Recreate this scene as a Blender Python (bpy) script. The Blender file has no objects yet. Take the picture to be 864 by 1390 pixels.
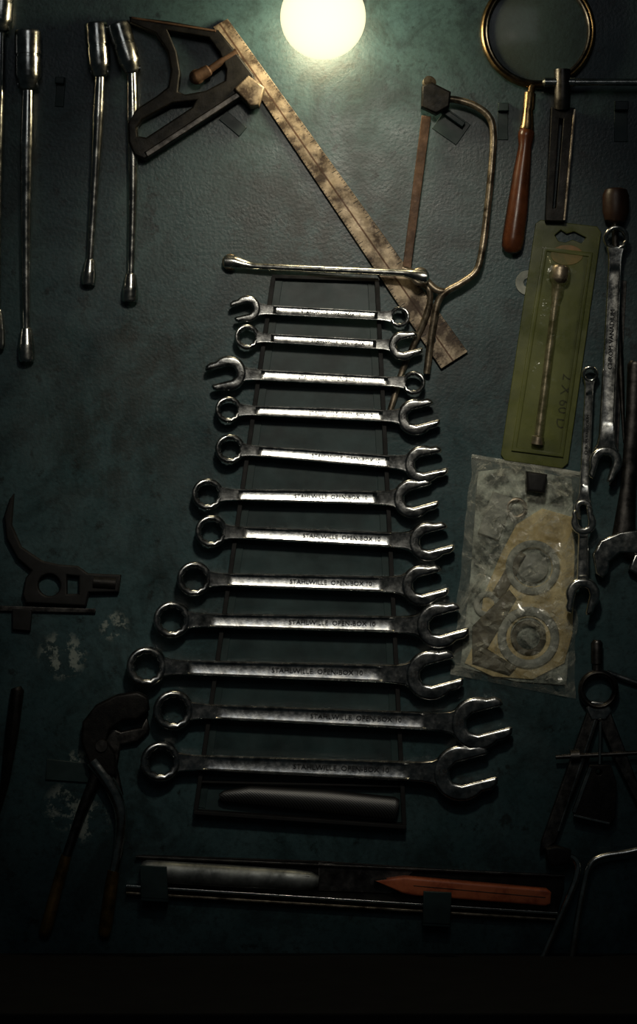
import bpy, math, random
from mathutils import Vector, noise
from mathutils.geometry import tessellate_polygon
random.seed(3)
S = 0.0007
scene = bpy.context.scene
scene.view_settings.view_transform = 'Standard'
scene.view_settings.look = 'None'

# ------------------------------------------------------------------ materials
def newmat(name):
    m = bpy.data.materials.new(name); m.use_nodes = True
    nt = m.node_tree; b = nt.nodes['Principled BSDF']
    return m, nt, b
def coords(nt):
    return nt.nodes.new('ShaderNodeTexCoord').outputs['Object']
def noi(nt, co, scale, detail=4, rough=0.6, dist=0.0):
    n = nt.nodes.new('ShaderNodeTexNoise'); n.inputs['Scale'].default_value = scale
    n.inputs['Detail'].default_value = detail; n.inputs['Roughness'].default_value = rough
    n.inputs['Distortion'].default_value = dist
    nt.links.new(co, n.inputs['Vector']); return n.outputs['Fac']
def ramp(nt, fac, stops):
    r = nt.nodes.new('ShaderNodeValToRGB'); e = r.color_ramp.elements
    while len(e) < len(stops): e.new(0.5)
    for i, (p, c) in enumerate(stops):
        e[i].position = p; e[i].color = (*c, 1) if len(c) == 3 else c
    nt.links.new(fac, r.inputs['Fac']); return r.outputs['Color']
def mixc(nt, fac, a, b, mode='MIX'):
    m = nt.nodes.new('ShaderNodeMix'); m.data_type = 'RGBA'; m.blend_type = mode
    for s, v in ((m.inputs[0], fac), (m.inputs[6], a), (m.inputs[7], b)):
        if isinstance(v, (int, float)): s.default_value = v
        elif isinstance(v, tuple): s.default_value = (*v, 1)
        else: nt.links.new(v, s)
    return m.outputs[2]
def bump(nt, b, h, strength, dist=0.001):
    n = nt.nodes.new('ShaderNodeBump'); n.inputs['Strength'].default_value = strength
    n.inputs['Distance'].default_value = dist
    nt.links.new(h, n.inputs['Height']); nt.links.new(n.outputs['Normal'], b.inputs['Normal'])
def simple(name, c1, c2, metal, r1, r2, scale=60, lo=0.35, hi=0.65, bs=0.15, bscale=None):
    m, nt, b = newmat(name); co = coords(nt)
    f = noi(nt, co, scale, 6, 0.65)
    nt.links.new(ramp(nt, f, [(lo, c1), (hi, c2)]), b.inputs['Base Color'])
    nt.links.new(ramp(nt, noi(nt, co, scale*1.7, 4), [(0.3, (r1,)*3), (0.7, (r2,)*3)]), b.inputs['Roughness'])
    b.inputs['Metallic'].default_value = metal
    if bs: bump(nt, b, noi(nt, co, bscale or scale*6, 3), bs, 0.0004)
    return m
M = {}
M['chrome'] = simple('polished_steel', (0.34,0.34,0.32), (0.85,0.84,0.78), 1, 0.12, 0.30, 70, 0.3, 0.6, 0.12)
M['steel'] = simple('chrome_wrench_steel', (0.22,0.225,0.22), (0.66,0.66,0.64), 1, 0.16, 0.32, 80, 0.34, 0.60, 0.15)
M['dsteel'] = simple('dark_steel', (0.04,0.038,0.036), (0.16,0.15,0.14), 1, 0.3, 0.5, 80)
M['iron'] = simple('black_cast_iron', (0.006,0.006,0.006), (0.024,0.022,0.020), 0.6, 0.4, 0.6, 90, bs=0.4)
M['black'] = simple('black_paint', (0.002,0.002,0.002), (0.005,0.005,0.005), 0.0, 0.6, 0.8, 50)
M['rust'] = simple('rusty_steel', (0.06,0.04,0.026), (0.46,0.37,0.26), 0.45, 0.42, 0.65, 60, 0.40, 0.62, 0.6)
M['rustrod'] = simple('tarnished_rod', (0.08,0.06,0.04), (0.50,0.42,0.31), 0.85, 0.28, 0.48, 75, 0.38, 0.62, 0.3)
M['redrust'] = simple('red_rust', (0.04,0.022,0.014), (0.15,0.085,0.05), 0.4, 0.45, 0.7, 60, bs=0.5)
M['brass'] = simple('old_brass', (0.14,0.09,0.045), (0.42,0.30,0.15), 1, 0.25, 0.4, 60)
M['wood'] = simple('varnished_wood', (0.05,0.015,0.006), (0.18,0.055,0.02), 0, 0.22, 0.35, 35, 0.3,0.7,0.1)
M['dwood'] = simple('dark_wood', (0.02,0.009,0.006), (0.05,0.022,0.012), 0, 0.35, 0.5, 35)
M['teal'] = simple('teal_painted_clip', (0.012,0.028,0.028), (0.024,0.052,0.052), 0, 0.4, 0.55, 40)
M['dteal'] = simple('shaded_teal_board', (0.010,0.024,0.025), (0.032,0.064,0.066), 0, 0.35, 0.5, 25)
M['orange'] = simple('orange_lacquer', (0.32,0.055,0.02), (0.70,0.18,0.07), 0, 0.35, 0.55, 60, 0.3,0.55)
M['grip'] = simple('amber_grip', (0.06,0.035,0.01), (0.35,0.20,0.055), 0.7, 0.3, 0.5, 40)
M['card'] = simple('olive_green_plastic', (0.060,0.075,0.018), (0.165,0.18,0.050), 0, 0.22, 0.42, 24, 0.3,0.7,0.15)
M['label'] = simple('orange_label', (0.16,0.13,0.04), (0.40,0.20,0.06), 0, 0.4, 0.5, 60)
M['gasket'] = simple('tan_gasket_paper', (0.40,0.29,0.10), (0.95,0.80,0.44), 0, 0.6, 0.8, 40)
M['grey'] = simple('grey_rubber', (0.14,0.16,0.14), (0.50,0.52,0.45), 0, 0.5, 0.7, 50)
M['dgrey'] = simple('dark_rubber', (0.04,0.035,0.02), (0.16,0.14,0.09), 0, 0.5, 0.7, 50)
M['paper'] = simple('mottled_paper', (0.03,0.045,0.038), (0.60,0.66,0.56), 0, 0.6, 0.8, 42, 0.42,0.60)
M['filelt'] = simple('bright_file_steel', (0.13,0.14,0.135), (0.42,0.44,0.42), 0.8, 0.42, 0.6, 50)
M['ink'] = simple('ink_and_hollow_shade', (0.010,0.010,0.010), (0.02,0.02,0.02), 0, 0.6, 0.7, 40, bs=0)

m, nt, b = newmat('clear_plastic_film'); co = coords(nt)
f = noi(nt, co, 30, 8, 0.75, 2.0)
nt.links.new(ramp(nt, f, [(0.38, (0.10,)*3), (0.50,(0.20,)*3), (0.63, (0.60,)*3)]), b.inputs['Alpha'])
b.inputs['Base Color'].default_value = (0.74,0.75,0.63,1)
b.inputs['Roughness'].default_value = 0.16
b.inputs['Specular IOR Level'].default_value = 1.0
b.inputs['Coat Weight'].default_value = 0.6; b.inputs['Coat Roughness'].default_value = 0.08
bump(nt, b, noi(nt, co, 70, 5, 0.65, 2.5), 0.6, 0.002)
M['film'] = m
m, nt, b = newmat('blister_plastic')
b.inputs['Base Color'].default_value = (0.30,0.34,0.12,1); b.inputs['Alpha'].default_value = 0.16
b.inputs['Roughness'].default_value = 0.10; b.inputs['Specular IOR Level'].default_value = 0.9
bump(nt, b, noi(nt, coords(nt), 60, 4), 0.8, 0.0016)
M['blister'] = m
m, nt, b = newmat('magnifier_lens')
b.inputs['Base Color'].default_value = (0.20,0.26,0.22,1); b.inputs['Alpha'].default_value = 0.25
b.inputs['Roughness'].default_value = 0.15; b.inputs['Specular IOR Level'].default_value = 1.0
M['lens'] = m
# frosted globe: transmits part of the light source inside and glows itself
m, nt, b = newmat('glowing_bulb_glass')
out_=[n for n in nt.nodes if n.type=='OUTPUT_MATERIAL'][0]; nt.nodes.remove(b)
lw = nt.nodes.new('ShaderNodeLayerWeight'); lw.inputs['Blend'].default_value = 0.25
em = nt.nodes.new('ShaderNodeEmission'); em.inputs['Strength'].default_value = 1.1
nt.links.new(ramp(nt, lw.outputs['Facing'], [(0.0,(1.0,0.96,0.74)),(0.9,(0.92,0.82,0.46))]), em.inputs['Color'])
tr = nt.nodes.new('ShaderNodeBsdfTransparent'); tr.inputs['Color'].default_value=(0.16,0.16,0.15,1)
ad = nt.nodes.new('ShaderNodeAddShader'); nt.links.new(em.outputs[0],ad.inputs[0]); nt.links.new(tr.outputs[0],ad.inputs[1])
nt.links.new(ad.outputs[0],out_.inputs['Surface'])
M['bulb'] = m
m, nt, b = newmat('worn_file_steel'); co = coords(nt)
w = nt.nodes.new('ShaderNodeTexWave'); w.inputs['Scale'].default_value = 230; w.bands_direction='DIAGONAL'
nt.links.new(co, w.inputs['Vector'])
nt.links.new(ramp(nt, w.outputs['Fac'], [(0.2,(0.06,0.06,0.06)),(0.8,(0.15,0.15,0.145))]), b.inputs['Base Color'])
b.inputs['Metallic'].default_value = 0.9; b.inputs['Roughness'].default_value = 0.42
bump(nt, b, w.outputs['Fac'], 0.25, 0.0003); M['file'] = m

# wall paint
m, nt, b = newmat('hammered_teal_paint'); co = coords(nt)
big = noi(nt, co, 5, 6, 0.6)
c = ramp(nt, big, [(0.3,(0.026,0.060,0.066)), (0.7,(0.052,0.102,0.110))])
st = noi(nt, co, 13, 9, 0.75, 0.8)
c = mixc(nt, ramp(nt, st, [(0.38,(0.85,)*3), (0.54,(0,0,0))]), c, (0.015,0.030,0.031))
st2 = noi(nt, co, 42, 7, 0.7)
c = mixc(nt, ramp(nt, st2, [(0.35,(0.85,)*3), (0.42,(0,0,0))]), c, (0.009,0.016,0.015))
st3 = noi(nt, co, 150, 5, 0.7)
c = mixc(nt, ramp(nt, st3, [(0.34,(0.5,)*3), (0.52,(0,0,0))]), c, (0.010,0.018,0.018))
def wallpt(px, py): return ((px-432)*S, 0, (695-py)*S)
def spot(px, py, rad, soft=1.0):
    d = nt.nodes.new('ShaderNodeVectorMath'); d.operation='DISTANCE'
    nt.links.new(co, d.inputs[0]); d.inputs[1].default_value = wallpt(px,py)
    r = nt.nodes.new('ShaderNodeMapRange'); nt.links.new(d.outputs['Value'], r.inputs[0])
    r.inputs[1].default_value = rad*S*(1-soft); r.inputs[2].default_value = rad*S
    r.inputs[3].default_value = 1; r.inputs[4].default_value = 0
    return r.outputs[0]
def mul(a, bb):
    n = nt.nodes.new('ShaderNodeMath'); n.operation='MULTIPLY'
    nt.links.new(a, n.inputs[0])
    if isinstance(bb,(int,float)): n.inputs[1].default_value=bb
    else: nt.links.new(bb, n.inputs[1])
    return n.outputs[0]
chips = ramp(nt, noi(nt, co, 55, 8, 0.75), [(0.50,(0,0,0)), (0.55,(1,1,1))])
for (x,y,r) in ((155,850,28),(92,1095,45),(120,1115,40),(85,890,45),(105,1040,30)):
    c = mixc(nt, mul(mul(chips, ramp(nt, spot(x,y,r), [(0.2,(0,0,0)),(0.5,(1,1,1))])), 0.85), c, (0.30,0.34,0.30))
grime = noi(nt, co, 38, 8, 0.72)
for (x,y,r,k) in ((470,310,140,0.9),(160,590,150,0.7),(400,335,110,0.9),(230,470,80,0.9),(180,450,40,0.9),(340,250,70,0.6)):
    g = ramp(nt, grime, [(0.44,(0,0,0)),(0.58,(1,1,1))])
    sp = ramp(nt, spot(x,y,r), [(0.0,(0,0,0)),(0.7,(1,1,1))])
    c = mixc(nt, mul(mul(g, sp), k), c, (0.012,0.017,0.014))
nt.links.new(c, b.inputs['Base Color'])
nt.links.new(ramp(nt, noi(nt, co, 20, 5), [(0.3,(0.28,)*3),(0.7,(0.44,)*3)]), b.inputs['Roughness'])
v = nt.nodes.new('ShaderNodeTexNoise'); v.inputs['Scale'].default_value = 330; v.inputs['Detail'].default_value = 2
nt.links.new(co, v.inputs['Vector'])
bump(nt, b, v.outputs['Fac'], 0.22, 0.0008)
M['wall'] = m
M['bench'] = simple('added_bench_black', (0.0015,0.0015,0.0015), (0.002,0.002,0.002), 0, 0.9, 1.0, 20)

# ------------------------------------------------------------------ mesh builder
def P(px, py): return Vector((px-432.0, 695.0-py))
class B:
    def __init__(s, name): s.name=name; s.v=[]; s.f=[]; s.m=[]; s.slots=[]
    def slot(s, k):
        if k not in s.slots: s.slots.append(k)
        return s.slots.index(k)
    def add(s, vs, fs, mat, tf=None):
        o=len(s.v); k=s.slot(mat)
        for p in vs:
            p=Vector(p)
            if tf: p=tf(p)
            s.v.append(p)
        for f in fs: s.f.append([i+o for i in f]); s.m.append(k)
    def prism(s, outer, h0, h1, mat, bev=1.5, holes=(), tf=None, px=True, back=False):
        loops=[[P(*p) if px else Vector(p) for p in outer]]+[[P(*p) if px else Vector(p) for p in h] for h in holes]
        def area(l): return sum(l[i].x*l[(i+1)%len(l)].y-l[(i+1)%len(l)].x*l[i].y for i in range(len(l)))
        for i,l in enumerate(loops):
            if (area(l)>0)!=(i==0): l.reverse()
        def inset(l,d):
            r=[];n=len(l)
            for i in range(n):
                a=l[i-1];b_=l[i];c_=l[(i+1)%n]
                e1=(b_-a); e2=(c_-b_)
                if e1.length<1e-6 or e2.length<1e-6: r.append(b_.copy()); continue
                e1.normalize(); e2.normalize()
                n1=Vector((-e1.y,e1.x)); n2=Vector((-e2.y,e2.x)); k=n1+n2
                if k.length<1e-3: k=n1
                k.normalize(); q=max(0.45,k.dot(n1))
                r.append(b_+k*(d/q))
            return r
        bev=min(bev,(h1-h0)*0.49)
        lv=[]
        if back: lv+= [(bev,h0),(0.3*bev,h0+0.3*bev)]
        lv+=[(0,h0+(bev if back else 0)),(0,h1-bev),(0.13*bev,h1-0.5*bev),(0.5*bev,h1-0.13*bev),(bev,h1)]
        vs=[];fs=[];tops=[];bots=[]
        for l in loops:
            n=len(l);base=len(vs)
            for d,h in lv:
                for q in inset(l,d) if d else l: vs.append((q.x,q.y,h))
            for k in range(len(lv)-1):
                for i in range(n):
                    j=(i+1)%n; fs.append((base+k*n+i,base+k*n+j,base+(k+1)*n+j,base+(k+1)*n+i))
            tops.append((base+(len(lv)-1)*n,n)); bots.append((base,n))
        for grp,flip in ((tops,False),(bots,True)):
            L=[[Vector(vs[a+i]) for i in range(n)] for a,n in grp]; idx=[a+i for a,n in grp for i in range(n)]
            for t in tessellate_polygon(L):
                t=[idx[i] for i in t]
                A,B_,C=[Vector(vs[i]) for i in t]
                up=(B_-A).cross(C-A).z>0
                if up==flip: t.reverse()
                fs.append(tuple(t))
        s.add(vs,fs,mat,tf)
    def sweep(s, pts, radii, mat, seg=16, sub=0, hs=1.0, prof=None, tf=None, px=True):
        pp=[Vector((*(P(p[0],p[1]) if px else p[:2]),p[2])) for p in pts]
        if isinstance(radii,(int,float)): radii=[radii]*len(pp)
        rr=list(radii)
        if sub:
            np_,nr=[],[]
            for i in range(len(pp)-1):
                p0=pp[max(i-1,0)];p1=pp[i];p2=pp[i+1];p3=pp[min(i+2,len(pp)-1)]
                for k in range(sub):
                    t=k/sub
                    np_.append(0.5*((2*p1)+(p2-p0)*t+(2*p0-5*p1+4*p2-p3)*t*t+(3*p1-p0-3*p2+p3)*t**3))
                    nr.append(rr[i]+(rr[i+1]-rr[i])*t)
            np_.append(pp[-1]); nr.append(rr[-1]); pp,rr=np_,nr
        n=len(pp);vs=[];fs=[];last=Vector((1,0,0))
        cs=prof or [(math.cos(2*math.pi*i/seg),math.sin(2*math.pi*i/seg)) for i in range(seg)]
        k=len(cs)
        for i in range(n):
            a=pp[max(i-1,0)];c_=pp[min(i+1,n-1)]; t=c_-a
            t=t.normalized() if t.length>1e-5 else last
            last=t
            up=Vector((0,0,1))
            if abs(t.z)>0.95: up=Vector((0,1,0))
            sd=t.cross(up).normalized(); u2=sd.cross(t)
            for (u,w) in cs: vs.append(pp[i]+sd*u*rr[i]+u2*w*rr[i]*hs)
        for i in range(n-1):
            for j in range(k):
                q=(j+1)%k; fs.append((i*k+j,i*k+q,(i+1)*k+q,(i+1)*k+j))
        fs.append(tuple(range(k))[::-1]); fs.append(tuple((n-1)*k+i for i in range(k)))
        s.add(vs,fs,mat,tf)
    def torus(s, px_, py_, h, R, r, mat, a0=0, a1=360, seg=40, hs=1.0):
        full=(a1-a0)>=360
        c=P(px_,py_);n=seg
        vs=[];fs=[];k=12
        for i in range(n+(0 if full else 1)):
            a=math.radians(a0+(a1-a0)*i/n)
            for j in range(k):
                b_=2*math.pi*j/k
                vs.append((c.x+(R+r*math.cos(b_))*math.cos(a),c.y+(R+r*math.cos(b_))*math.sin(a),h+r*hs*math.sin(b_)))
        N=n if full else n+1
        for i in range(n):
            for j in range(k):
                i2=(i+1)%N; fs.append((i*k+j,i2*k+j,i2*k+(j+1)%k,i*k+(j+1)%k))
        if not full: fs.append(tuple(range(k))); fs.append(tuple((N-1)*k+j for j in range(k)))
        s.add(vs,fs,mat)
    def text(s, body, size, mat, at, ang, h):
        cu=bpy.data.curves.new('t','FONT'); cu.body=body; cu.size=size; cu.extrude=0.25; cu.align_x='CENTER'; cu.align_y='CENTER'; cu.resolution_u=2
        o=bpy.data.objects.new('t',cu); scene.collection.objects.link(o); bpy.context.view_layer.update()
        me=bpy.data.meshes.new_from_object(o.evaluated_get(bpy.context.evaluated_depsgraph_get()))
        ca,sa=math.cos(ang),math.sin(ang)
        vs=[(at.x+v.co.x*ca-v.co.y*sa, at.y+v.co.x*sa+v.co.y*ca, h+v.co.z) for v in me.vertices]
        s.add(vs,[tuple(p.vertices) for p in me.polygons],mat)
        bpy.data.objects.remove(o); bpy.data.meshes.remove(me)
    def done(s, wn=True, ang=40):
        W=[Vector((p.x*S,-p.z*S,p.y*S)) for p in s.v]
        lo=Vector([min(p[i] for p in W) for i in range(3)]); hi=Vector([max(p[i] for p in W) for i in range(3)])
        c=(lo+hi)/2
        me=bpy.data.meshes.new(s.name); me.from_pydata([p-c for p in W],[],s.f); me.update()
        for k in s.slots: me.materials.append(M[k])
        me.polygons.foreach_set('material_index',s.m)
        me.polygons.foreach_set('use_smooth',[True]*len(me.polygons))
        me.validate(); me.set_sharp_from_angle(angle=math.radians(ang))
        o=bpy.data.objects.new(s.name,me); o.location=c; scene.collection.objects.link(o)
        if wn:
            md=o.modifiers.new('wn','WEIGHTED_NORMAL'); md.keep_sharp=True
        return o
def circ(cx,cy,r,n=36,a0=0,a1=360,inc=False):
    m_=n+1 if inc else n
    return [(cx+r*math.cos(math.radians(a0+(a1-a0)*i/n)),cy+r*math.sin(math.radians(a0+(a1-a0)*i/n))) for i in range(m_)]
def rect_rot(cx,cy,w,h,a):
    ca,sa=math.cos(math.radians(a)),math.sin(math.radians(a))
    return [(cx+x*ca-y*sa,cy+x*sa+y*ca) for x,y in ((-w/2,-h/2),(w/2,-h/2),(w/2,h/2),(-w/2,h/2))]

# ------------------------------------------------------------------ wrenches
def open_head(b,c,r,phi,h0,h1,mat,tf=None):
    g=0.40
    o=[(1.02,g),(1.12,g+0.07),(1.08,g+0.26),(0.88,0.82)]
    o+=[(math.cos(math.radians(a))*1.0,math.sin(math.radians(a))*1.0) for a in range(56,305,8)]
    o+=[(0.90,-0.84),(1.16,-g-0.30),(1.24,-g-0.06),(1.12,-g),(-0.08,-g),(-0.36,-0.24),(-0.42,0),(-0.36,0.24),(-0.08,g)]
    ca,sa=math.cos(phi),math.sin(phi)
    pts=[(c.x+r*(u*ca-v_*sa),c.y+r*(u*sa+v_*ca)) for u,v_ in o]
    b.prism(pts,h0,h1,mat,bev=min(4.5,r*0.17),px=False,tf=tf,back=True)
def ring_head(b,c,r,h0,h1,mat,d,tilt=0.0,hole=0.66):
    outer=circ(c.x,c.y,r,40)
    inner=[]
    for i in range(24):
        a=math.radians(i*15); q=r*hole*(1.0 if i%2 else 0.90); inner.append((c.x+q*math.cos(a),c.y+q*math.sin(a)))
    def tf(p): return Vector((p.x,p.y,p.z+((p.x-c.x)*d.x+(p.y-c.y)*d.y)*tilt))
    b.prism(outer,h0,h1,mat,bev=r*0.155,holes=[inner],px=False,tf=tf,back=True)
def shaft(b,A,Bp,wA,wB,h,t,mat,flareA=1.35,flareB=1.6):
    d=(Bp-A); L=d.length; d.normalize(); n=Vector((-d.y,d.x))
    st=[(0,flareA,1),(0.03,1.12,1),(0.07,1.0,1),(0.10,1,1),(0.125,1,0),(0.5,1,0),(0.855,1,0),(0.88,1,1),(0.93,1.03,1),(0.97,1.2,1),(1,flareB,1)]
    vs=[];fs=[]
    up=d.x>0
    za,zc,zb,uc=(0.05,0.05,0.40,-0.05) if up else (0.40,0.05,0.05,0.05)
    for s_,fl,full in st:
        w=(wA+(wB-wA)*s_)*fl
        f=lambda k: t*(0.97 if full else k)
        pr=[(-1,-.4*t),(-1,.3*t),(-.95,.72*t),(-.86,t),(-.76,t),(-.66,f(za)),(uc,f(zc)),(.64,f(zb)),(.74,t),(.84,t),(.93,.82*t),(1,.4*t),(1,-.4*t),(.85,-t),(-.85,-t)] if up else \
           [(-1,-.4*t),(-1,.4*t),(-.93,.82*t),(-.84,t),(-.74,t),(-.64,f(za)),(uc,f(zc)),(.66,f(zb)),(.76,t),(.86,t),(.95,.72*t),(1,.3*t),(1,-.4*t),(.85,-t),(-.85,-t)]
        q=A+d*(L*s_)
        for u,zz in pr: p=q-n*(u*w); vs.append((p.x,p.y,h+zz))
    k=15
    for i in range(len(st)-1):
        for j in range(k):
            q=(j+1)%k; fs.append((i*k+j,(i+1)*k+j,(i+1)*k+q,i*k+q))
    fs.append(tuple(range(k))); fs.append(tuple((len(st)-1)*k+i for i in range(k))[::-1])
    b.add(vs,fs,mat)
def comb(ring,rr,opn,ro,wr,wo,h=22,mat='steel',phi_off=17,txt=None,name='combination_wrench',t=5.5,second_open=None):
    b=B(name); A=P(*ring); C=P(*opn); d=(C-A).normalized()
    ang=math.atan2(d.y,d.x)
    th=max(6.5,rr*0.42)
    if second_open is None: ring_head(b,A,rr,h-th,h+th,mat,d,tilt=-0.20)
    else: open_head(b,A,rr,ang+math.pi+math.radians(second_open),h-t-1,h+t+1,mat)
    open_head(b,C,ro,ang+math.radians(phi_off),h-t-1.5,h+t+1.5,mat)
    shaft(b,A+d*rr*(0.80 if second_open is None else 0.7),C-d*ro*0.72,wr,wo,h,t,mat)
    if txt:
        a=ang
        mid=A+(C-A)*0.60 if d.x>0 else A+(C-A)*0.45
        if d.x<0: a+=math.pi
        b.text(txt,min(wr,wo)*0.98,'ink',mid,a,h+t*0.42)
        b.text(str(int(ro/2)),ro*0.36,'ink',C-d*ro*0.68,a,h+t+1.6)
    return b.done()
T='STAHLWILLE  OPEN-BOX 10'
comb((541,432),14,(336,421),18,6.5,7,txt=T)
comb((336,459),17,(546,471),20,6.5,7,txt=T)
comb((560,521),16,(311,508),24,7,8,txt=T)
comb((311,557),18,(563,567),25,7,8.5,txt=T)
comb((313,610),20,(573,631),26,7.5,9.5,txt=T)
comb((283,671),21.5,(559,677),27,8,10,txt=T)
comb((288,721),22,(580,735),27,8.5,11,txt=T)
comb((265,785),23.5,(571,794),28,9,11.5,txt=T)
comb((235,840),25,(594,848),31,9.5,12,txt=T)
comb((201,903),27,(583,915),34,10,13,txt=T)
comb((237,962),27,(646,980),36,10,13,txt=T)
comb((220,1031),27,(624,1047),38,10.5,14,txt=T)
b=B('ring_wrench')
b.sweep([(303,356,11),(306,356,11),(318,357,12),(330,360,13),(345,363,14),(545,374,38),(556,376,40),(570,379,41),(577,380,41),(580,380,41)],
        [3,9,9.5,7,4.8,4.8,7,10,9.5,3],'chrome',seg=18)
b.torus(313,357,12,8,3.5,'rustrod'); b.torus(568,379,41,8.5,4,'rustrod')
b.done()

# ------------------------------------------------------------------ rack
b=B('wrench_rack')
L0,L1=(371,378),(266,1098); R0,R1=(511,382),(548,1118)
b.prism([L0,R0,R1,L1],0,1.5,'dteal',bev=0.4)  # backing darker than the wall, with the rack's shade put into its colour
def bar(b,a,c,w,h0,h1,mat,bev=0.6):
    a=Vector(a);c=Vector(c);d=(c-a).normalized();n=Vector((-d.y,d.x))*w/2
    b.prism([tuple(a+n),tuple(c+n),tuple(c-n),tuple(a-n)],h0,h1,mat,bev=bev)
bar(b,L0,L1,6,0,15.5,'black'); bar(b,R0,R1,6,0,15.5,'black')
bar(b,(369,376),(513,381),5,0,12,'black'); bar(b,(264,1100),(550,1120),5,0,24,'black')
bar(b,(272,1060),(547,1066),3,0,14,'black')
for a_,c_ in ((L0,L1),(R0,R1)):
    s_=-1 if a_==L0 else 1
    bar(b,(a_[0]-s_*7,a_[1]+2),(c_[0]-s_*7,c_[1]-2),11,1.4,3,'teal')
b.done()
b=B('half_round_file')
b.sweep([(298,1080,14),(305,1079,14),(340,1078,14),(440,1086,14),(534,1096,14),(539,1097,14)],[4,8,13,16,16,13],'file',seg=20,hs=0.6)
b.done()

# ------------------------------------------------------------------ combination square
b=B('combination_square')
blade=[(289,38),(309,27),(634,478),(598,501)]
b.prism(blade,4,9,'rust',bev=0.8)
a0=Vector((309,27));a1=Vector((634,478));e0=Vector((289,38));e1=Vector((598,501))
N=110
for i in range(4,N):
    t=i/N; p=a0.lerp(a1,t); q=e0.lerp(e1,t); w=(q-p); L=0.24 if i%10==0 else (0.17 if i%5==0 else 0.10)
    bar(b,p+w*0.02,p+w*L,0.9,8.9,9.15,'ink',bev=0.05)
    bar(b,q-w*0.02,q-w*L*0.9,0.9,8.9,9.15,'ink',bev=0.05)
bar(b,a0.lerp(e0,0.55),a1.lerp(e1,0.55),2.2,8.9,9.2,'redrust',bev=0.1)
b.prism(circ(585,462,6,20),8.8,9.3,'ink',bev=.1)
head=[(177,27),(230,33),(297,45),(322,76),(345,106),(347,124),(198,220),(183,214),(176,196),(175,172),(180,158),(192,148),(214,134),(229,122),(233,100),(228,74),(212,50),(178,36)]
h1_=[(229,46),(284,56),(298,76),(307,98),(306,113),(280,127),(252,132),(243,128),(246,102),(241,74)]
h2_=[(188,188),(187,177),(195,166),(236,144),(266,141),(262,149),(200,190)]
b.prism(head,1,26,'iron',bev=3,holes=[h1_,h2_])
bar(b,(200,214),(344,120),9,25,29,'dsteel',bev=2)
bar(b,(180,29),(294,47),3,25,28,'redrust',bev=1)
b.sweep([(262,112,22),(266,110,22),(268,108,22),(284,99,22),(286,98,22),(300,88,22),(322,74,22)],[7,9,9,8,5,5,5],'redrust',seg=18)
b.torus(268,108,22,8,2.5,'redrust')
b.prism([(318,126),(338,108),(360,124),(352,148),(340,150)],9,36,'rust',bev=3)
b.prism(rect_rot(316,168,36,16,40),0,3,'teal',bev=0.8)
b.done()

# ------------------------------------------------------------------ junior hacksaws
b=B('junior_hacksaw')
b.prism([(571,122),(584,117),(610,130),(608,150),(590,160),(570,150)],16,36,'iron',bev=3)
b.sweep([(580,118,24),(582,116,30)],[9,9],'rustrod')
b.sweep([(604,139,24),(616,139,24),(640,146,24),(660,160,24),(667,180,24),(666,220,24),(658,300,24),(651,350,24),(643,372,24),(625,386,24),(604,398,24),(593,412,22),(587,440,20),(582,475,17),(578,508,15)],
        [4.8]*15,'rustrod',sub=6)
b.prism([(571,160),(584,162),(556,372),(545,368)],18,24,'redrust',bev=1)
b.sweep([(562,375,22),(570,385,22),(581,395,22),(582,412,20),(574,438,16),(562,466,10),(545,505,6),(536,535,5.5),(529,558,5.5)],[4.2]*9,'rustrod',sub=6)
b.sweep([(545,366,22),(560,372,22),(572,378,23),(590,395,24),(606,398,24)],[4,5,5,5,4],'rustrod',sub=4)
b.done()
b=B('junior_hacksaw')
b.prism([(738,1148),(752,1144),(772,1150),(770,1168),(748,1172),(738,1164)],17,34,'iron',bev=3)
b.sweep([(905,1135,20),(880,1146,20),(850,1154,20),(815,1160,20),(798,1172,20),(789,1205,20),(781,1250,20),(772,1310,20),(770,1320,20)],4.6,'chrome',sub=6)
b.sweep([(756,1160,24),(772,1160,22),(781,1170,22),(779,1190,22),(765,1225,22),(748,1265,20),(733,1300,20),(728,1315,20)],4.4,'chrome',sub=6)
b.sweep([(905,1135,20),(915,1160,12),(908,1320,8)],4.6,'steel',sub=4)
b.done()
def clip(px,py,w,h,a=0,top=14):
    b=B('tool_clip'); b.prism(rect_rot(px,py,w,h,a),0,2.5,'teal',bev=0.8)
    b.prism(rect_rot(px,py-h*0.36,w,h*0.22,a),2.4,top,'teal',bev=1.2)
    b.done()
clip(612,172,40,34,35,14); clip(682,165,14,50,0,14); clip(842,165,18,55,0,14)
clip(82,125,12,40,4,12)

# ------------------------------------------------------------------ magnifying glass
b=B('magnifying_glass')
b.torus(729,44,8,74.5,4,'brass',hs=1.6,seg=72)
b.torus(729,44,8,69.5,3,'dsteel',hs=2.2,seg=72)
n=48;vs=[];fs=[];c_=P(729,44)
rings=[0,20,40,56,69]
vs.append((c_.x,c_.y,14))
for r in rings[1:]:
    for i in range(n): a=2*math.pi*i/n; vs.append((c_.x+r*math.cos(a),c_.y+r*math.sin(a),14-6*(r/69)**2))
for i in range(n): fs.append((0,1+i,1+(i+1)%n))
for k in range(len(rings)-2):
    for i in range(n): fs.append((1+k*n+i,1+(k+1)*n+i,1+(k+1)*n+(i+1)%n,1+k*n+(i+1)%n))
b.add(vs,fs,'lens')
b.sweep([(721,118,10),(719,128,12),(718,129,12),(716,150,15),(715,152,15),(714,172,15),(713,178,15)],[5,5,8,8,7,9,10],'brass',seg=20)
b.sweep([(713,176,15),(713,182,15),(712,188,15),(711,200,15),(706,240,15),(700,290,15),(695,325,15),(693,338,15),(692,344,15),(692,346,15)],[8,11,11,9,12,14.5,15,14,9,3],'wood',seg=24)
b.done()
b=B('sliding_t_handle_wrench')
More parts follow.
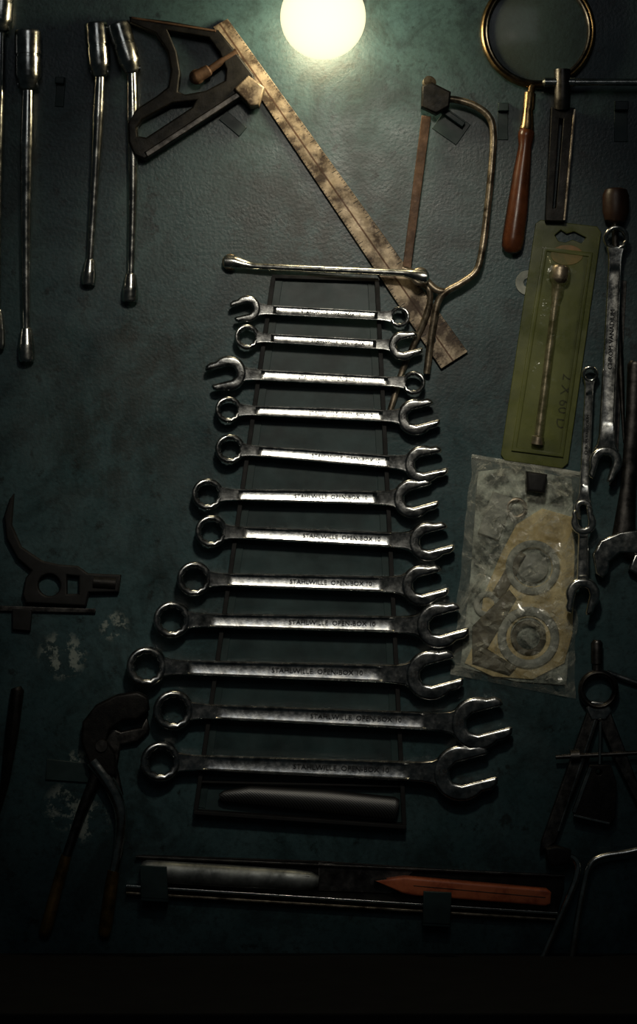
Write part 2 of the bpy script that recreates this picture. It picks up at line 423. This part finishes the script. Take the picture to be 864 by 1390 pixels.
b.sweep([(733,117,32),(736,117,32),(776,117,32),(777,117,32),(960,117,32)],[3,6.5,6.5,5,5],'chrome',seg=18)
b.sweep([(760,100,31),(760,135,31),(760,150,24),(760,152,24)],[11,11,11,9],'dsteel',seg=18)
b.prism([(746,148),(778,150),(764,303),(738,302)],1,24,'iron',bev=1.5,holes=[[(757,165),(762,165),(752,285),(748,285)]])
bar(b,(777,152),(763,302),3,23,27,'rustrod')
b.done()
# ------------------------------------------------------------------ swivel socket wrenches
def swivel(top,joint,bottom,r,rb,mid=None,h=19):
    b=B('swivel_socket_wrench')
    T_=Vector(top);J=Vector(joint);E=Vector(bottom)
    d=(J-T_)
    q=lambda t:(T_.x+d.x*t,T_.y+d.y*t,h)
    ts=[0,0.01,0.05,0.42,0.43,0.47,0.48,0.80,0.86,1.0,1.06]
    rs=[.86,.95,1,1,.93,.93,1,.98,.82,.70,.40]
    b.sweep([q(t) for t in ts],[r*x for x in rs],'chrome',seg=24)
    p0=q(-0.003); p1=q(0.01); b.sweep([p0,p1],[r*.6,r*.6],'ink',seg=20)  # dark disc imitates the shade inside the hollow socket end
    b.sweep([(J.x-r*.75,J.y-4,h),(J.x+r*.75,J.y-4,h)],[r*.28]*2,'steel',seg=12)
    pts=[];rr=[]
    e=(E-J)
    prof=[(0.0,.42),(0.06,.46),(0.2,.52),(0.26,.48),(0.55,.38),(0.86,.30),(0.90,.28)]
    bow=lambda t: math.sin(t*math.pi)*(mid or 0)
    for t,k in prof: pts.append((J.x+e.x*t+bow(t),J.y+e.y*t,h*(1-t)+ (rb+1.5)*t)); rr.append(r*k)
    b.sweep(pts,rr,'chrome',seg=18,sub=5)
    q2=lambda t:(J.x+e.x*t+bow(t),J.y+e.y*t,rb+1.5)
    ts=[.875,.88,.90,.935,.94,.99,1.0]; rs=[.5,.7,.8,.95,1,1,.8]
    b.sweep([q2(t) for t in ts],[rb*x for x in rs],'chrome',seg=20)
    z=q2(.965); b.torus(z[0],z[1],rb*1.6+1,rb*.52,rb*.22,'steel',seg=20)
    b.done()
swivel((40,45),(40,122),(38,492),18,11,mid=-2)
swivel((132,35),(137,105),(121,388),16,10,mid=1)
swivel((161,36),(180,100),(177,411),16,11,mid=3)
swivel((6,-25),(2,45),(-2,475),17,11,mid=-2)

# ------------------------------------------------------------------ blister pack
b=B('blister_packaged_socket_bit')
outer=[(733,299),(809,308),(815,316),(770,629),(762,636),(684,625),(679,617),(726,304)]
hole=[(752,320),(760,313),(768,318),(778,315),(794,323),(788,331),(776,326),(766,330),(757,328)]
b.prism(outer,3,7,'card',bev=1.2,holes=[hole])
inn=[(736,336),(803,344),(763,621),(693,612)]
inn2=[(741,342),(797,349),(758,615),(700,607)]
b.prism(inn,7,11,'card',bev=1.2,holes=[inn2])
b.prism(circ(768,347,22,28),7,9,'label',bev=0.5,tf=lambda p:Vector((p.x,P(0,347).y+(p.y-P(0,347).y)*0.62,p.z)))
b.sweep([(759,362,17),(758.5,366,17),(757,380,17),(756.5,384,17),(755,388,17),(754,398,17),(752,410,17),(737,530,17),(729,592,17),(728.5,594,17),(727,604,17)],[11,14,14,12,8,8,5.5,5.5,6,8.5,8.5],'rustrod',seg=20)
g=[];fs=[];nu,nv=14,30
c00,c10,c11,c01=[P(*p) for p in inn]
for j in range(nv+1):
    for i in range(nu+1):
        u=i/nu;v_=j/nv
        p=(c00*(1-u)+c10*u)*(1-v_)+(c01*(1-u)+c11*u)*v_
        e=min(1,min(u,1-u)*6)*min(1,min(v_,1-v_)*12); e=e*e*(3-2*e)
        g.append((p.x,p.y,10.5+16*e+noise.noise(Vector((p.x*.05,p.y*.05,0)))*1.5*e))
for j in range(nv):
    for i in range(nu): a=j*(nu+1)+i; fs.append((a,a+nu+1,a+nu+2,a+1))
b.add(g,fs,'blister')
b.text('2 X 60 D',20,'iron',P(764,545),math.radians(-98),7.3)
b.done()
b=B('brass_washer'); b.prism(circ(716,384,17,30),0.5,2.8,'grey',bev=0.8,holes=[circ(716,384,6,20)]); b.done()

# ------------------------------------------------------------------ plastic bag with gaskets
b=B('plastic_bag_of_gaskets')
b.prism([(648,640),(700,634),(775,650),(780,760),(768,930),(700,925),(624,905),(638,780)],1,3,'paper',bev=0.8)
b.prism([(735,690),(776,702),(779,750),(776,860),(765,900),(722,922),(668,918),(630,900),(650,858),(655,810),(680,750),(700,712)],3.2,6,'gasket',bev=1,
        holes=[circ(722,770,26,30),circ(716,862,24,30)])
b.torus(722,770,8,32,5,'grey',hs=.6); b.prism(circ(722,770,21,24),3.2,9,'grey',bev=2)
b.torus(716,865,8,36,6,'grey',hs=.6); b.torus(716,865,8,20,4,'dgrey',hs=.6)
b.prism(rect_rot(672,700,30,60,20),3.2,9,'grey',bev=2)
b.torus(660,820,7,14,4,'grey',hs=.6); b.torus(700,690,7,12,3,'rustrod',hs=.8)
b.prism(rect_rot(690,780,16,70,30),6,9,'dgrey',bev=1)
b.prism([(640,850),(690,800),(700,812),(660,880),(700,905),(690,916),(640,900)],6,10,'dgrey',bev=2)
c00,c10,c11,c01=P(640,617),P(786,642),P(779,948),P(611,915)
g=[];fs=[];nu,nv=26,52
rnd=random.Random(11)
for j in range(nv+1):
    for i in range(nu+1):
        inner_=0<i<nu and 0<j<nv
        u=i/nu+(rnd.uniform(-.35,.35)/nu if inner_ else 0);v_=j/nv+(rnd.uniform(-.35,.35)/nv if inner_ else 0)
        p=(c00*(1-u)+c10*u)*(1-v_)+(c01*(1-u)+c11*u)*v_
        e=max(0,min(1,min(u*5,(1-u)*8))*min(1,min(v_,1-v_)*14))
        q=Vector((p.x*.018,p.y*.018,1.3))
        w=noise.noise(q+Vector((noise.noise(q*2)*1.5,noise.noise(q*2+Vector((5,5,5)))*1.5,0)))
        rdg=1-abs(noise.noise(Vector((p.x*.030+w*2.2,p.y*.018,7))))*2.6
        rd2=1-abs(noise.noise(Vector((p.x*.016-w*2,p.y*.038+w,17))))*2.6
        edge=(0 if 0<i<nu else noise.noise(Vector((0,p.y*.03,0)))*4)
        g.append((p.x+edge,p.y,3+e*(14+4*w+6*rdg+5*rd2+rnd.uniform(-1.5,1.5))))
for j in range(nv):
    for i in range(nu):
        a=j*(nu+1)+i
        if rnd.random()<.5: fs+=[(a,a+nu+1,a+nu+2),(a,a+nu+2,a+1)]
        else: fs+=[(a,a+nu+1,a+1),(a+1,a+nu+1,a+nu+2)]
b.add(g,fs,'film')
bar(b,(640,619),(786,643),5,2,6,'film')
b.done(wn=False,ang=22)
b=B('binder_clip'); b.prism([(712,640),(740,644),(736,670),(712,667)],4,34,'black',bev=5); b.done()

# ------------------------------------------------------------------ right hand wrenches
comb((832,327),17,(818,628),22,9,11,h=30,mat='chrome',phi_off=-15,txt='CHROM-VANADIUM')
comb((798,509),11,(789,690),12,6,7,h=20,mat='chrome',phi_off=10,txt='CHROM-VANADIUM',t=4)
comb((788,709),17,(787,806),23,6.5,8,h=32,mat='chrome',phi_off=-12,name='open_end_wrench',t=4.5,second_open=10)
b=B('adjustable_wrench')
b.sweep([(862,492,16),(861,496,16),(858,560,16),(850,660,16),(846,700,16),(844,728,16)],[9,12,11,10,13,16],'dsteel',seg=12,hs=.6)
b.prism([(838,722),(866,718),(905,730),(905,748),(872,752),(838,750),(824,762),(822,776),(815,784),(806,778),(802,752),(812,733)],6,26,'chrome',bev=3)
b.prism([(858,752),(880,752),(886,770),(866,782),(850,772)],8,24,'steel',bev=3)
b.sweep([(846,748,16),(858,752,16)],[7,7],'dsteel')
b.done()
b=B('adjustable_wrench')
b.sweep([(886,500,14),(884,600,14),(880,700,14),(878,722,14)],[10,9,10,14],'iron',seg=12,hs=.6)
b.prism([(869,690),(900,688),(905,712),(869,712)],4,22,'iron',bev=2)
b.done()
b=B('wooden_handled_awl')
b.sweep([(833,258,19),(833,260,19),(833,268,19),(833,290,19),(832,302,19),(832,305,19)],[10,15,18,18,14,8],'dwood',seg=24)
b.sweep([(832,304,19),(833,330,14),(842,520,6),(846,600,3)],[5,4.5,4,1.5],'dsteel',seg=12)
b.done()
b=B('steel_ruler'); b.prism([(838,380),(850,381),(836,660),(826,659)],0.5,2,'dsteel',bev=.6); b.done()

# ------------------------------------------------------------------ spring dividers
b=B('spring_dividers')
b.torus(810,935,14,23,4.5,'dsteel',hs=1.7)
b.sweep([(808,868,14),(808,872,14),(808,900,14),(808,902,14),(808,914,14)],[5,8,8,5,5],'dsteel',seg=18)
b.prism([(797,958),(808,954),(812,972),(790,1040),(752,1142),(731,1156),(733,1140)],6,16,'dsteel',bev=2)
b.prism([(824,958),(812,954),(808,972),(832,1030),(866,1098),(884,1128),(878,1100)],6,16,'dsteel',bev=2)
b.prism([(793,960),(800,950),(822,952),(828,964),(820,976),(800,976)],5,19,'steel',bev=2.5)
b.sweep([(752,1026,18),(870,1020,18)],[3,3],'dsteel')
for i in range(38):
    x=762+i*2.8; b.torus(x,1025.5-(x-752)*.05,18,2.2,.9,'dsteel',seg=10)
b.sweep([(772,1025,18),(784,1024,18)],[9,9],'dsteel',seg=14)
b.sweep([(822,912,8),(850,922,8),(900,940,8)],[4,4,3],'steel')
b.sweep([(806,975,16),(756,1126,16)],[2,2],'steel',seg=8)
b.done()
b=B('feeler_gauge')
b.sweep([(812,978,21),(811,1035,21)],2,'chrome',seg=10)
b.prism([(797,1036),(826,1036),(834,1060),(832,1108),(824,1118),(778,1108),(774,1098)],17,23,'iron',bev=1.5,holes=[circ(810,1046,4,14)])
bar(b,(798,1040),(776,1100),5,22,25,'chrome'); bar(b,(776,1104),(824,1115),3,22,25,'chrome')
b.done()

# ------------------------------------------------------------------ bottom tool rail
b=B('tool_rail')
b.prism([(192,1160),(430,1168),(765,1190),(765,1206),(755,1243),(192,1212)],0,3,'iron',bev=1)
bar(b,(172,1201),(755,1238),3.5,3,14,'chrome'); bar(b,(172,1210),(752,1246),3,3,15,'rustrod')
bar(b,(185,1162),(765,1188),3,0,10,'dsteel')
b.prism([(432,1170),(560,1182),(530,1212),(432,1208)],3,6,'dsteel',bev=1)
b.prism([(192,1170),(228,1172),(230,1216),(193,1214)],30,33,'teal',bev=1.5); b.prism([(193,1211),(230,1213),(230,1220),(193,1218)],0,32,'teal',bev=1)
b.prism([(573,1205),(611,1207),(609,1250),(572,1248)],28,32,'teal',bev=1.5); b.prism([(572,1246),(609,1248),(609,1254),(572,1252)],0,30,'teal',bev=1)
b.done()
b=B('half_round_file')
b.sweep([(192,1180,16),(195,1180,16),(200,1180,16),(300,1186,16),(400,1192,16),(422,1193,16),(432,1194,16)],[10,13,15,15,14,12,7],'filelt',seg=20,hs=.72)
b.sweep([(205,1172,22),(420,1186,22)],[2,2],'filelt',seg=8)  # thin rod added to imitate a highlight line along the file
b.done()
b=B('carpenter_pencil')
b.prism([(508,1193),(548,1187),(740,1204),(746,1209),(745,1224),(738,1227),(560,1213),(545,1210)],7,22,'orange',bev=4)
b.prism([(507,1192),(524,1190),(526,1199),(512,1196)],10,20,'ink',bev=2)
bar(b,(560,1199),(738,1215),1.2,21.8,22.6,'redrust',bev=.2)
b.done()

# ------------------------------------------------------------------ pump pliers
b=B('water_pump_pliers')
b.prism([(202,944),(188,937),(160,941),(132,955),(114,978),(112,1004),(122,1032),(142,1052),(160,1050),(158,1020),(146,1002),(152,988),(170,976),(188,975),(204,962)],12,28,'iron',bev=4)
b.prism([(130,990),(150,985),(165,992),(192,986),(200,972),(204,990),(188,1006),(165,1010),(160,1040),(168,1078),(160,1092),(146,1070),(132,1030)],5,14,'dsteel',bev=3)
b.sweep([(140,1010,26),(140,1010,31)],[9,8],'dsteel',seg=20)
b.sweep([(128,1030,20),(146,1055,20),(160,1082,20),(166,1110,18),(162,1150,14),(154,1190,12)],[10,10,9,8,7,7],'chrome',sub=6)
b.sweep([(155,1180,12),(150,1215,12),(145,1250,12),(142,1266,12),(141,1270,12)],[8,9,9,8,4],'grip',sub=4)
b.sweep([(138,1030,16),(128,1060,14),(112,1100,12),(98,1140,11),(88,1170,11)],[9,8,7,6,6],'dsteel',sub=6)
b.sweep([(91,1160,11),(78,1205,11),(66,1250,11),(61,1266,11),(60,1270,11)],[7,8,8.5,8,4],'grip',sub=4)
b.sweep([(124,1060,16),(108,1100,14),(96,1135,14)],[1.5,1.5,1.5],'chrome')
b.done()
b=B('tool_clip'); b.prism([(64,1030),(125,1036),(120,1062),(62,1058)],0,4,'teal',bev=1); b.done()
b=B('centre_punch'); b.sweep([(24,932,10),(25,936,10),(18,990,10),(8,1060,8),(-6,1120,4)],[6,9,9,6,1.5],'iron',seg=8); b.done()
b=B('protractor_square')
out=[(20,670),(14,678),(7,700),(10,730),(25,758),(44,774),(36,784),(32,806),(36,818),(118,822),(122,804),(162,803),(165,780),(120,778),(106,768),(80,766),(58,761),(30,742),(17,712)]
b.prism(out,1,14,'black',bev=2.5,holes=[circ(68,794,15,20),[(92,780),(108,782),(108,806),(92,806)]])
b.sweep([(128,790,10),(158,792,10)],[9,9],'iron',seg=16)
b.prism([(-60,820),(130,826),(130,832),(-60,828)],2,6,'dsteel',bev=.8)
b.prism([(18,826),(44,828),(42,856),(18,854)],1,10,'black',bev=1.5)
b.done()

# ------------------------------------------------------------------ bulb
b=B('globe_light_bulb')
cx,cy,ch,r=438,40,90,56.5
c_=P(cx,cy);vs=[];fs=[];nu,nv=64,40
for j in range(nv+1):
    th=math.pi*j/nv
    for i in range(nu):
        a=2*math.pi*i/nu; vs.append((c_.x+r*math.sin(th)*math.cos(a),c_.y+r*math.cos(th),ch+r*math.sin(th)*math.sin(a)))
for j in range(nv):
    for i in range(nu): fs.append((j*nu+i,j*nu+(i+1)%nu,(j+1)*nu+(i+1)%nu,(j+1)*nu+i))
b.add(vs,fs,'bulb')
b.sweep([(cx,-10,ch),(cx,-24,ch),(cx,-25,ch),(cx,-65,ch),(cx,-70,ch)],[20,20,26,26,14],'brass',seg=28)
b.sweep([(cx,-65,ch),(cx,-90,ch),(cx,-105,ch-20),(cx,-110,40),(cx,-110,0)],[6]*5,'iron',sub=5)
b.sweep([(cx,-110,0),(cx,-110,8)],[34,30],'iron',seg=28)
b.done()

# ------------------------------------------------------------------ wall and added bench
def box(name,lo,hi,mat):
    import bmesh
    bm=bmesh.new(); bmesh.ops.create_cube(bm,size=1)
    for v_ in bm.verts: v_.co=Vector([lo[i]+(v_.co[i]+.5)*(hi[i]-lo[i]) for i in range(3)])
    me=bpy.data.meshes.new(name); bm.to_mesh(me); bm.free(); me.materials.append(M[mat])
    o=bpy.data.objects.new(name,me); scene.collection.objects.link(o); return o
box('wall_back',(-1.3,0,-1.3),(1.3,0.05,1.3),'wall')
b=B('added_bench')  # added black bench, fills the dark band along the bottom of the frame
b.prism([(-900,1294),(1800,1294),(1800,1345),(-900,1345)],0.5,420,'bench',bev=4)
b.prism([(-880,1345),(1780,1345),(1780,1480),(-880,1480)],0.5,390,'bench',bev=4)
for x in (-800,1600): b.prism([(x,1480),(x+100,1480),(x+100,2500),(x,2500)],250,350,'bench',bev=4)
b.done()

# ------------------------------------------------------------------ lights, world, camera
def aim(o,t): o.rotation_euler=(Vector(t)-o.location).to_track_quat('-Z','Y').to_euler()
def W3(px,py,h): return Vector(((px-432)*S,-h*S,(695-py)*S))
l=bpy.data.lights.new('key_spot','SPOT'); l.energy=15; l.spot_size=math.radians(40); l.spot_blend=1.0; l.shadow_soft_size=0.05; l.color=(1,0.92,0.76)  # added key lamp; its narrow cone fades toward the wall edges
o=bpy.data.objects.new('key_spot',l); scene.collection.objects.link(o); o.location=W3(510,-140,1500); aim(o,W3(438,595,0))
l=bpy.data.lights.new('bulb_glow','POINT'); l.energy=8.0; l.shadow_soft_size=42*S; l.color=(1,0.84,0.55)
o=bpy.data.objects.new('bulb_glow',l); scene.collection.objects.link(o); o.location=W3(cx,cy,ch)
l=bpy.data.lights.new('reflection_area','AREA'); l.shape='RECTANGLE'; l.size=0.8; l.size_y=0.7; l.energy=1.25; l.color=(0.92,0.96,1.0)  # added unseen area lamp, gives the metal faces something to reflect
o=bpy.data.objects.new('reflection_area',l); scene.collection.objects.link(o); o.location=(0.0,-2.4,1.0); aim(o,(0,0,-0.1))
w=bpy.data.worlds.new('dim_room'); scene.world=w; w.use_nodes=True
w.node_tree.nodes['Background'].inputs[0].default_value=(0.55,0.75,0.8,1); w.node_tree.nodes['Background'].inputs[1].default_value=0.007
cd=bpy.data.cameras.new('camera'); cam=bpy.data.objects.new('camera',cd); scene.collection.objects.link(cam)
cd.sensor_width=36; cd.sensor_fit='AUTO'; cd.lens=36*3500/1390; cam.location=(0,-3500*S,0); cam.rotation_euler=(math.radians(90),0,0)
cd.clip_start=0.05
scene.camera=cam
